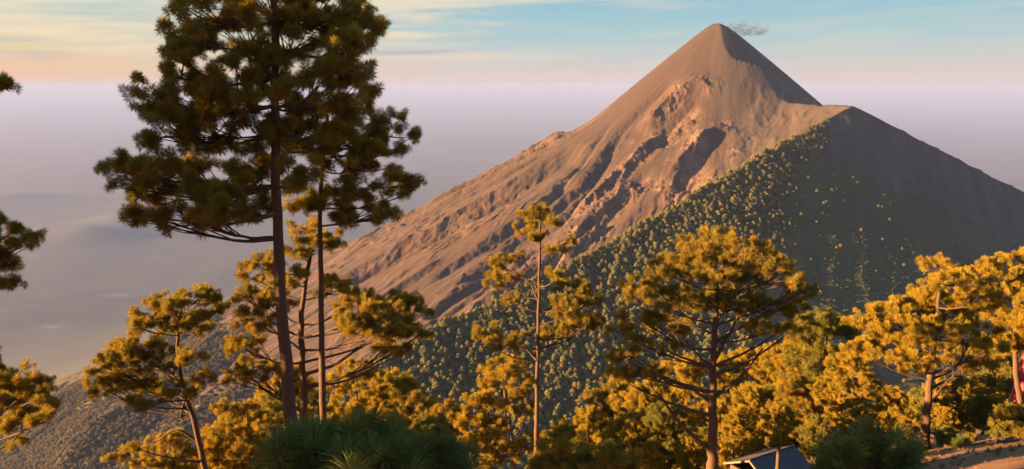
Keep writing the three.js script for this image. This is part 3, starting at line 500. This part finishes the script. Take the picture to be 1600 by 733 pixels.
{
  const pines = [farTree(1), farTree(2), farTree(3)], pineMats = [leafMat(0.096, 0.096, 0.020), leafMat(0.080, 0.090, 0.020), leafMat(0.124, 0.108, 0.021)], rnd = mulberry(404);
  const spots = [], lone = [];
  for (let x = -760; x < 1500; x += 6.6) for (let z = -2330; z < -960; z += 6.6) {
    const X = x + (rnd() - 0.5) * 8, Z = z + (rnd() - 0.5) * 8, keep = rnd(), size = rnd(), k0 = crest(X, Z);
    if (k0 - cone(X, Z) < 6 || k0 < nearSlope(X, Z) - 5 || frontFace(X, Z) - k0 > 26) continue;
    const px = 800 + FOC * X / (-Z * CP - k0 * SP), [dt, s2] = toLine(treeLine, X, Z), side = s2 * dt + 55 * fbm(X / 90, Z / 90, 3);      // + on the lit side of the tree line
    const n = fbm(X / 130 + 9, Z / 130, 3), upper = sstep(60, 240, Math.hypot(X - corner.x, Z - corner.z));
    const dens = sstep(-20, 60, side) * upper * clamp(0.86 + 0.5 * n);
    if (keep < dens) spots.push([X, Z, lerp(7.5, 19, size * size) * lerp(0.65, 1, sstep(-10, 130, side)) * lerp(0.6, 1, sstep(150, 420, Math.hypot(X - corner.x, Z - corner.z)))]);
    else if (toLine(greenLine, X, Z)[1] * toLine(greenLine, X, Z)[0] > 12 && side < 40 && side > -260 && keep > 0.972 - 0.05 * sstep(-150, 0, side) && upper > 0.4 && px < 1440) lone.push([X, Z, lerp(5, 12, size * size)]);
  }
  const shown = p => { const y = H(p[0], p[1]), zc = -p[1] * CP - y * SP; return [800 + FOC * p[0] / zc, 366.5 - FOC * (y * CP - p[1] * SP) / zc]; };
  const scored = spots.map((p, i) => { const q = shown(p), ok = q[0] > 610 && q[0] < 940 && q[1] > 380 && q[1] < 650; return [i, ok ? -p[1] : 1e9]; }).sort((a, b) => a[1] - b[1]).slice(0, 200).map(p => p[0]);
  const single = new Set(scored), rest = spots.filter((_, i) => !single.has(i));
  const place = (o, [x, z, h], turn, wide) => { o.position.set(x, H(x, z) - 0.3, z); o.rotation.y = turn; o.scale.set(h * wide, h, h * wide); };
  const r2 = mulberry(9);
  for (const i of single) { const k = Math.floor(r2() * 3), m = new THREE.Mesh(pines[k], pineMats[Math.floor(r2() * 3)]); m.name = numbered('forest_pine'); place(m, spots[i], r2() * 6.28, 1.3 + 0.4 * r2()); tag(m, 'small pine in the dense forest low on the spur', 'pine tree', 'pines of the dense forest low on the spur'); scene.add(shade(m)); }
  lone.sort((a, b) => b[2] - a[2]); 
  for (const p of lone.slice(0, 70)) { const k = Math.floor(r2() * 3), m = new THREE.Mesh(pines[k], pineMats[2]); m.name = numbered('lone_pine'); place(m, p, r2() * 6.28, 1.25 + 0.5 * r2()); tag(m, 'tiny lone sunlit pine scattered over the bare shaded slope under the shoulder', 'pine tree', 'lone pines scattered on the shaded slope'); scene.add(shade(m)); }
  const o = new THREE.Object3D();
  const mass = (name, label, list, geos, mats, wide) => {
    const root = new THREE.Group(); root.name = name; tag(root, label, 'forest', null, 'stuff'); scene.add(root);
    for (let k = 0; k < geos.length; k++) { const sub = list.filter((_, i) => i % geos.length === k), im = new THREE.InstancedMesh(geos[k], mats[k], sub.length), c = new THREE.Color();
      sub.forEach((p, i) => { place(o, p, r2() * 6.28, wide + 0.4 * r2()); o.updateMatrix(); im.setMatrixAt(i, o.matrix); const v = 0.8 + 0.4 * r2(); im.setColorAt(i, c.setRGB(v * (0.9 + 0.25 * r2()), v, v)); }); im.name = 'foliage'; im.userData.kind = 'stuff'; root.add(im); }
    shade(root);
  };
  mass('spur_forest', 'dense pine forest clothing the lit side of the spur', rest, pines, pineMats, 1.3);
  const scrubSpots = [];
  for (let x = -2900; x < 250; x += 7.4) for (let z = -3050; z < -1150; z += 7.4) {
    const X = x + (rnd() - 0.5) * 9, Z = z + (rnd() - 0.5) * 9, keep = rnd(), size = rnd(), r = Math.hypot(X - S.x, Z - S.z);
    if (crest(X, Z) > cone(X, Z) + 4 || nearSlope(X, Z) > cone(X, Z)) continue;
    const veg = sstep(-0.15, 0.2, fbm(X / 260, Z / 260, 4) * 0.5 + (r - 1980) / 500), ch = toLine(RELIEF[RELIEF.length - 1].p, X, Z)[0];
    if (keep < veg * 0.85 * sstep(40, 56, ch)) scrubSpots.push([X, Z, lerp(5, 10.5, size)]);
  }
  mass('foothill_scrub', 'brown green scrub covering the lower left flanks of the volcano', scrubSpots, [farTree(11, true), farTree(12, true)], [leafMat(0.092, 0.070, 0.026), leafMat(0.078, 0.066, 0.024)], 1.5);
  const brush = [];
  for (let x = 250; x < 1900; x += 9) for (let z = -2300; z < -1000; z += 9) {
    const X = x + (rnd() - 0.5) * 9, Z = z + (rnd() - 0.5) * 9, keep = rnd(), size = rnd(), k0 = crest(X, Z); if (k0 < nearSlope(X, Z)) continue; if (k0 - cone(X, Z) < 12 || frontFace(X, Z) - k0 > 10) continue;
    const [dg, sg] = toLine(greenLine, X, Z), [dt, s2] = toLine(treeLine, X, Z), below = (sg > 0 ? dg : -dg) + 45 * fbm(X / 90, Z / 90, 3); if (s2 * dt > 60 || below < -20) continue;
    if (keep < 0.95 * clamp(0.7 + 1.3 * fbm(X / 140, Z / 140, 3))) brush.push([X, Z, lerp(1.6, 4.6, size * size)]);
  }
  mass('slope_brush', 'low dark brush covering the shaded slope below the shoulder', brush, [farTree(21, true), farTree(22, true)], [leafMat(0.064, 0.086, 0.022), leafMat(0.084, 0.092, 0.026)], 1.5);

}
// ------------------------------------------------------------------ the stand of golden pines on the near slope
function standPine(seed, h, R, needle, kind, tuftR, barkMat, low) {      // a pine of h metres, built once and copied
  const r = mulberry(seed), root = new THREE.Group(), lean = V((r() - 0.5) * 0.12 * h, 0, (r() - 0.5) * 0.12 * h), clumps = [], n = Math.round(13 + 7 * r());
  const trunk = [0, 0.25, 0.5, 0.75, 0.95].map((f, i) => V(lean.x * f * f + (i > 0 && i < 4 ? (r() - 0.5) * 0.05 * h : 0), f * h - (i ? 0 : 0.3), lean.z * f * f + (r() - 0.5) * 0.03 * h));
  for (let k = 0; k < n; k++) { const f = low + (1 - low) * (k + 0.5) / n, w = Math.pow(Math.sin(Math.PI * clamp((f - low + 0.06) / (1.08 - low), 0.05, 0.95)), 0.7), a = k * 2.4 + r() * 0.8, q = R * w * (0.35 + 0.5 * r()); clumps.push([V(lean.x * f + Math.cos(a) * q, f * h, lean.z * f + Math.sin(a) * q), V(R * (0.3 + 0.14 * r()), R * (0.15 + 0.07 * r()), R * (0.3 + 0.14 * r()))]); }
  clumps.push([V(lean.x, h * 0.99, lean.z), V(R * 0.3, R * 0.18, R * 0.3)]);
  return buildPine(root, { trunk, r0: 0.022 * h, r1: 0.006 * h, clumps, tuftR, seed, needle, barkMat, kind });
}
const STAND = [standPine(101, 9, 2.9, NEEDLE.gold, 'mid', 0.27, BARK.brown, 0.32), standPine(102, 9, 2.5, NEEDLE.gold, 'mid', 0.27, BARK.brown, 0.25), standPine(103, 9, 3.3, NEEDLE.moss, 'mid', 0.28, BARK.pale, 0.38), standPine(104, 9, 2.7, NEEDLE.gold, 'mid', 0.26, BARK.pale, 0.2), standPine(105, 9, 3.0, NEEDLE.olive, 'mid', 0.27, BARK.brown, 0.3)];
const FARSTAND = [standPine(111, 9, 2.8, NEEDLE.gold, 'far', 0.42, BARK.brown, 0.25), standPine(112, 9, 2.6, NEEDLE.moss, 'far', 0.42, BARK.brown, 0.25), standPine(113, 9, 3.1, NEEDLE.gold, 'far', 0.42, BARK.brown, 0.3)];
function stand(px, py, D, pick, label, group, wide = 1, far) {           // copy of a stand pine whose top shows at that place
  const top = at(px, py, D), y = ground(top.x, top.z), h = Math.max(1.5, top.y - y), set = far ? FARSTAND : STAND, o = set[pick % set.length].clone();
  o.name = numbered('pine_tree'); o.position.set(top.x, y, top.z); o.rotation.y = (px * 0.37 + py) % 6.28; o.scale.set(h / 9 * wide, h / 9, h / 9 * wide);
  tag(o, label, 'pine tree', group); scene.add(shade(o)); return o;
}
const G = 'golden pines of the near stand';
stand(1300, 503, 62, 2, 'dark topped pine poking up left of the large right pine', G, 0.9);
stand(1262, 536, 66, 0, 'bright golden pine right of the broad domed pine, below the lone trees', G);
stand(1216, 548, 70, 1, 'golden pine showing just right of the broad domed crown', G);
stand(1178, 560, 76, 3, 'golden pine seen through the right limbs of the broad domed pine', G);
stand(1342, 562, 56, 3, 'golden pine under the left branches of the large right pine', G);
stand(1240, 600, 52, 4, 'dense golden pine above the hut roof', G, 1.1);
stand(1292, 600, 50, 1, 'golden pine with a pale crooked trunk, between hut and large right pine', G);
stand(1168, 612, 58, 0, 'golden pine directly right of the forked trunk', G);
stand(1390, 612, 50, 0, 'golden pine left of the large bare right trunk', G, 1.1);
stand(1344, 640, 44, 4, 'lower golden pine in front, left of the large right trunk', G);
stand(1210, 640, 44, 3, 'small golden pine behind the wooden post', G);
stand(1278, 660, 40, 2, 'olive pine low down, right of the hut', G, 1.1);
stand(1150, 652, 46, 1, 'small golden pine beside the foot of the forked trunk', G);
stand(1412, 664, 40, 2, 'small olive pine left of the foot of the large right trunk', G);
stand(1500, 596, 62, 4, 'shaded pine right behind the large right trunk', G);
stand(1545, 590, 70, 1, 'golden pine on the slope behind the green shrubs at the right edge', G);
stand(1070, 566, 74, 1, 'golden pine behind the left limbs of the broad domed pine', G);
stand(1016, 604, 60, 0, 'golden pine left below the broad domed crown', G);
stand(962, 600, 66, 4, 'golden pine right of the thin tall trunk', G);
stand(1050, 640, 50, 2, 'golden olive pine under the long bare limb', G, 1.1);
stand(978, 650, 52, 3, 'full golden pine at bottom, between thin trunk and forked trunk', G, 1.1);
stand(922, 648, 58, 1, 'golden pine at bottom just right of the thin tall trunk', G);
stand(880, 668, 54, 4, 'low golden pine touching the thin tall trunk', G);
stand(1082, 690, 40, 0, 'low golden pine left of the foot of the forked trunk', G);
stand(1020, 694, 40, 1, 'low golden pine at the bottom edge, left of the fallen limb', G);
stand(948, 700, 42, 2, 'low olive pine at the bottom edge right of the bright young pine', G);
stand(700, 640, 74, 4, 'dim pine left of the full golden one, over the dark forest', G);
stand(648, 628, 80, 4, 'brownish pine above the close dark green young pine', G);
stand(660, 668, 60, 2, 'low brownish pine right above the close dark green young pine', G);
stand(612, 600, 92, 0, 'pale golden pine right of the round golden one', G);
stand(720, 690, 46, 2, 'shaded low pine right of the smaller close green pine', G);
stand(450, 590, 60, 1, 'golden pine between the two tall trunks, far down', G);
stand(505, 640, 46, 3, 'golden pine at the foot of the slim trunk', G);
stand(330, 690, 48, 4, 'low olive pine beside the leaning trunk', G);
stand(1480, 640, 48, 0, 'low golden pine just right of the large bare right trunk', G);
stand(1530, 622, 52, 2, 'low mossy pine above the lone shrub on the soil', G);
const rs = mulberry(55), G2 = 'small golden pines farther down the slope';
for (let k = 0; k < 44; k++) { const px = lerp(840, 1640, (k + rs()) / 44), D = lerp(78, 150, rs()), x = at(px, 400, D).x, y = ground(x, -D), h = lerp(7, 12, rs()), o = FARSTAND[k % 3].clone(); o.name = numbered('pine_tree'); o.position.set(x, y, -D); o.rotation.y = rs() * 6.28; o.scale.setScalar(h / 9); tag(o, 'small golden pine farther down the slope behind the near stand', 'pine tree', G2); scene.add(shade(o)); }

// close bushy young pines along the bottom edge
heroPine('bright yellow green young pine at the bottom edge, right of the thin tall trunk', 22, { trunk: [[915, 960], [912, 780], [910, 740]], r0: 0.08, tuftR: 0.26, seed: 61, kind: 'near', needle: NEEDLE.olive, dense: 1.2, clumps: [[868, 706, 26, 10], [900, 700, 30, 10], [940, 706, 28, 10], [970, 720, 24, 10], [910, 730, 60, 16], [860, 735, 30, 14], [960, 742, 40, 16]] });
heroPine('dark green young pine at the bottom edge, left of the large right trunk', 9.5, { trunk: [[1378, 960], [1376, 800], [1374, 740]], r0: 0.04, tuftR: 0.2, seed: 62, kind: 'near', needle: NEEDLE.green, dense: 1.3, clumps: [[1376, 694, 24, 10], [1340, 712, 30, 12], [1410, 708, 28, 12], [1376, 728, 60, 16], [1320, 738, 26, 12], [1436, 736, 28, 14]] });
// shrubs on the bare soil at the right
function shrub(label, px, py, D, r, needle, seed) { const p = at(px, py, D); p.y = ground(p.x, p.z); const root = new THREE.Group(); root.name = numbered('shrub'); root.position.copy(p); scene.add(root); const q = mulberry(seed), cl = []; for (let k = 0; k < 9; k++) { const a = k * 2.4, w = r * 0.55 * Math.sqrt(q()); cl.push([V(Math.cos(a) * w, r * (0.35 + 0.85 * q()), Math.sin(a) * w), V(r * 0.42, r * 0.34, r * 0.42)]); }
  buildPine(root, { trunk: [V(0, -0.1, 0), V(0.03, r * 0.4, 0), V(0, r * 0.9, 0.02)], r0: 0.05, clumps: cl, tuftR: 0.17, seed, needle, kind: 'mid', dense: 0.9 }); tag(root, label, 'shrub', 'shrubs on the bare soil'); shade(root); }
shrub('large round green shrub cut by the right edge', 1592, 640, 44, 1.5, NEEDLE.olive, 71);
shrub('dark green shrub left of the large round one', 1566, 630, 50, 1.1, NEEDLE.green, 72);
shrub('small round yellow green shrub alone on the orange soil', 1519, 664, 44, 0.62, NEEDLE.olive, 73);
shrub('dark low shrub at the foot of the large right trunk', 1478, 690, 41, 0.8, NEEDLE.green, 74);
shrub('low yellow green shrub below the shrubs at the right edge', 1560, 690, 40, 0.7, NEEDLE.moss, 75);
shrub('ragged olive shrub in the bottom right corner', 1590, 728, 33, 0.6, NEEDLE.olive, 76);
shrub('small dark shrub between the right trunk and the lone shrub', 1500, 705, 38, 0.55, NEEDLE.green, 77);
// pines that stand outside the left edge and shade the near ones
[[-20.5, -19.2, 17.8], [-15, -6.6, 13], [-25, -13, 17]].forEach(([x, z, h], k) => { const o = STAND[[2, 3, 4][k]].clone(); o.name = numbered('pine_tree'); o.position.set(x, ground(x, z), z); o.rotation.y = k * 1.7; o.scale.set(h / 9 * (k === 1 ? 0.5 : 0.66), h / 9, h / 9 * (k === 1 ? 0.5 : 0.8)); tag(o, 'tall pine standing outside the left edge of the picture', 'pine tree', 'pines outside the left edge'); scene.add(shade(o)); });

// ------------------------------------------------------------------ hut roof, post, red tent, fallen wood
{
  const D = 37, c = at(1206, 722, D), gy = ground(c.x, c.z), ridgeY = at(1200, 708, D).y, eave = ridgeY - 0.95;
  const hut = new THREE.Group(); hut.name = 'hut'; hut.position.set(c.x, gy, c.z); hut.rotation.y = 0.5; scene.add(hut);
  tag(hut, 'small hut with a blue grey sheet roof at the bottom edge', 'hut');
  const wood = new THREE.MeshStandardMaterial({ color: lin(0.12, 0.08, 0.055), map: barkMap, roughness: 0.9 }), sheet = new THREE.MeshStandardMaterial({ color: lin(0.060, 0.078, 0.088), roughness: 0.45, metalness: 0.35, bumpMap: ashBump, bumpScale: 0.004 }), rust = new THREE.MeshStandardMaterial({ color: lin(0.085, 0.066, 0.055), roughness: 0.7, metalness: 0.2, map: ashMap }), white = new THREE.MeshStandardMaterial({ color: lin(0.15, 0.14, 0.12), roughness: 0.7 });
  const L = 3.4, W = 1.75, top = ridgeY - gy, low = eave - gy;
  for (const [x, z, w, d] of [[0, W - 0.25, L - 0.5, 0.12], [0, -W + 0.25, L - 0.5, 0.12], [-L / 2 + 0.25, 0, 0.12, 2 * W - 0.62], [L / 2 - 0.25, 0, 0.12, 2 * W - 0.62]]) { const b = addPart(hut, 'wall', new THREE.BoxGeometry(w, low + 0.4, d), wood); b.position.set(x, (low - 0.4) / 2 - 0.02, z); }
  for (const s of [-1, 1]) {                                             // corrugated roof sheets
    const n = 60, pos = [], idx = [], len = Math.hypot(W, top - low) + 0.1, ca = W / len, sa = (top - low) / len;
    for (const layer of [0, 0.012]) for (let i = 0; i <= n; i++) { const x = -L / 2 + L * i / n, b = 0.018 * Math.sin(i * Math.PI * 0.5) + layer; for (const f of [0, 1]) pos.push(x, top - f * len * sa + b, s * (0.02 + f * len * ca)); }
    for (const o of [0, 2 * (n + 1)]) for (let i = 0; i < n; i++) { const a = o + 2 * i; idx.push(a, a + 1, a + 2, a + 1, a + 3, a + 2); }
    const g = new THREE.BufferGeometry(); g.setAttribute('position', new THREE.Float32BufferAttribute(pos, 3)); g.setIndex(idx); g.computeVertexNormals();
    const g2 = g.toNonIndexed(); const uv = []; for (let i = 0; i < g2.attributes.position.count; i++) uv.push(g2.attributes.position.getX(i), g2.attributes.position.getZ(i)); g2.setAttribute('uv', new THREE.Float32BufferAttribute(uv, 2));
    const r = addPart(hut, 'roof_sheet', g2, s > 0 ? sheet : rust); r.material.side = THREE.DoubleSide;
    const f = addPart(hut, 'fascia_board', new THREE.BoxGeometry(0.03, 0.09, len), white); f.position.set(-L / 2 - 0.02, (top + low) / 2 - 0.04, s * W / 2); f.rotation.x = s * Math.atan2(top - low, W);
  }
  const cap = addPart(hut, 'ridge_cap', new THREE.CylinderGeometry(0.05, 0.05, L, 8), sheet); cap.rotation.z = Math.PI / 2; cap.position.y = top + 0.03;
  shade(hut);
}
{
  const D = 33, p = at(1217, 696, D), b = V(p.x, ground(p.x, p.z), p.z), post = new THREE.Mesh(tube([V(0, -0.3, 0), V(0.02, (p.y - b.y) * 0.5, 0.01), V(0, p.y - b.y, 0)], [0.11, 0.10, 0.09], 10), BARK.brown);
  post.name = 'wooden_post'; post.position.copy(b); tag(post, 'rough wooden post standing in front of the hut roof', 'post'); scene.add(shade(post));
}
{
  const p = at(1616, 536, 62), b = V(p.x, ground(p.x, p.z), p.z), tent = new THREE.Group(); tent.name = 'tent'; tent.position.copy(b); scene.add(tent); tag(tent, 'red tent half cut off by the right edge', 'tent');
  const g = new THREE.SphereGeometry(1, 20, 10, 0, Math.PI * 2, 0, Math.PI / 2), h = Math.max(1.1, p.y - b.y + 0.4), a = g.attributes.position; for (let i = 0; i < a.count; i++) { const x = a.getX(i), z = a.getZ(i), k = 1 + 0.06 * Math.cos(4 * Math.atan2(z, x)); a.setXYZ(i, x * 1.3 * k, a.getY(i) * h - 0.05, z * 1.3 * k); } g.computeVertexNormals();
  addPart(tent, 'canopy', g, new THREE.MeshStandardMaterial({ color: lin(0.42, 0.04, 0.05), roughness: 0.7 }));
  for (const s of [0.785, -0.785]) { const pts = []; for (let i = 0; i <= 16; i++) { const t = i / 16 * Math.PI; pts.push(V(Math.cos(t) * 1.30 * Math.cos(s), Math.sin(t) * (h + 0.02) - 0.04, Math.cos(t) * 1.30 * Math.sin(s))); } addPart(tent, 'pole', tube(pts, pts.map(() => 0.012), 5), new THREE.MeshStandardMaterial({ color: lin(0.1, 0.1, 0.1), roughness: 0.5 })); }
  shade(tent);
}
[[[1522, 672], [1560, 702], 38, 0.05, 'thin fallen branch lying on the orange soil'], [[1556, 716], [1600, 706], 34, 0.09, 'thick fallen log at the bottom right corner'], [[1570, 690], [1612, 694], 37, 0.07, 'short pale log behind the thick fallen one']].forEach(([a, b, D, r, label], k) => {
  const A = at(...a, D), B = at(...b, D), pts = []; const q = mulberry(80 + k); for (let i = 0; i <= 8; i++) { const p = A.clone().lerp(B, i / 8); p.y = ground(p.x, p.z) + r * 0.6 + 0.05 * q(); p.z += 0.12 * (q() - 0.5); pts.push(p); }
  const m = new THREE.Mesh(tube(pts, pts.map((_, i) => r * (1 - 0.5 * i / 8)), 8), BARK.pale); m.name = numbered('fallen_log'); tag(m, label, 'log', 'fallen wood on the soil'); scene.add(shade(m));
});
// dry grass and fallen needles on the open soil
{
  const r = mulberry(90), blade = tuft(16, 0.10, 1.1, 91, 0.1), im = new THREE.InstancedMesh(blade, new THREE.MeshStandardMaterial({ color: lin(0.20, 0.115, 0.042), roughness: 1, side: THREE.DoubleSide }), 5200), o = new THREE.Object3D();
  for (let i = 0; i < 5200; i++) { const D = lerp(14, 75, Math.pow(r(), 0.8)), x = D * lerp(-0.1, 0.75, r()), s = lerp(0.06, 0.26, r() * r()); o.position.set(x, ground(x, -D) - 0.02, -D); o.rotation.set((r() - 0.5) * 0.5, r() * 6.28, (r() - 0.5) * 0.5); o.scale.setScalar(s); o.updateMatrix(); im.setMatrixAt(i, o.matrix); }
  im.name = 'dry_grass'; tag(im, 'dry grass and litter on the near slope', null, null, 'stuff'); scene.add(shade(im));
}
// the puff of smoke drifting from the crater
{
  const geos = [], c0 = at(1150, 44, 3110), m = 3110 / FOC;
  const puffs = [[1132, 41, 12, 6], [1146, 44, 14, 8], [1161, 47, 14, 8], [1156, 37, 11, 5], [1177, 49, 14, 6], [1189, 44, 10, 9]];
  puffs.forEach(([x, y, rx, ry], n) => {
    const g = new THREE.IcosahedronGeometry(1, 12), a = g.attributes.position, q = n * 7.3, p = at(x, y, 3110).sub(c0);
    for (let i = 0; i < a.count; i++) { const X = a.getX(i), Y = a.getY(i), Z = a.getZ(i), k2 = 1 + 0.9 * fbm(X * 1.9 + q, Y * 1.9 + Z * 1.7, 5, 0.65); a.setXYZ(i, p.x + X * rx * m * k2, p.y + Y * ry * m * k2, p.z + Z * rx * m * k2); }
    g.deleteAttribute('uv'); g.computeVertexNormals(); geos.push(g);
  });
  const s = new THREE.Mesh(mergeGeometries(geos), new THREE.MeshStandardMaterial({ color: lin(0.16, 0.21, 0.36), roughness: 1, transparent: true, opacity: 0.10, depthWrite: false, side: THREE.DoubleSide })); s.name = 'smoke_cloud'; s.position.copy(c0); tag(s, 'small grey puff of smoke drifting right from the crater', 'smoke', null, 'stuff'); scene.add(s);
}
renderer.render(scene, camera);
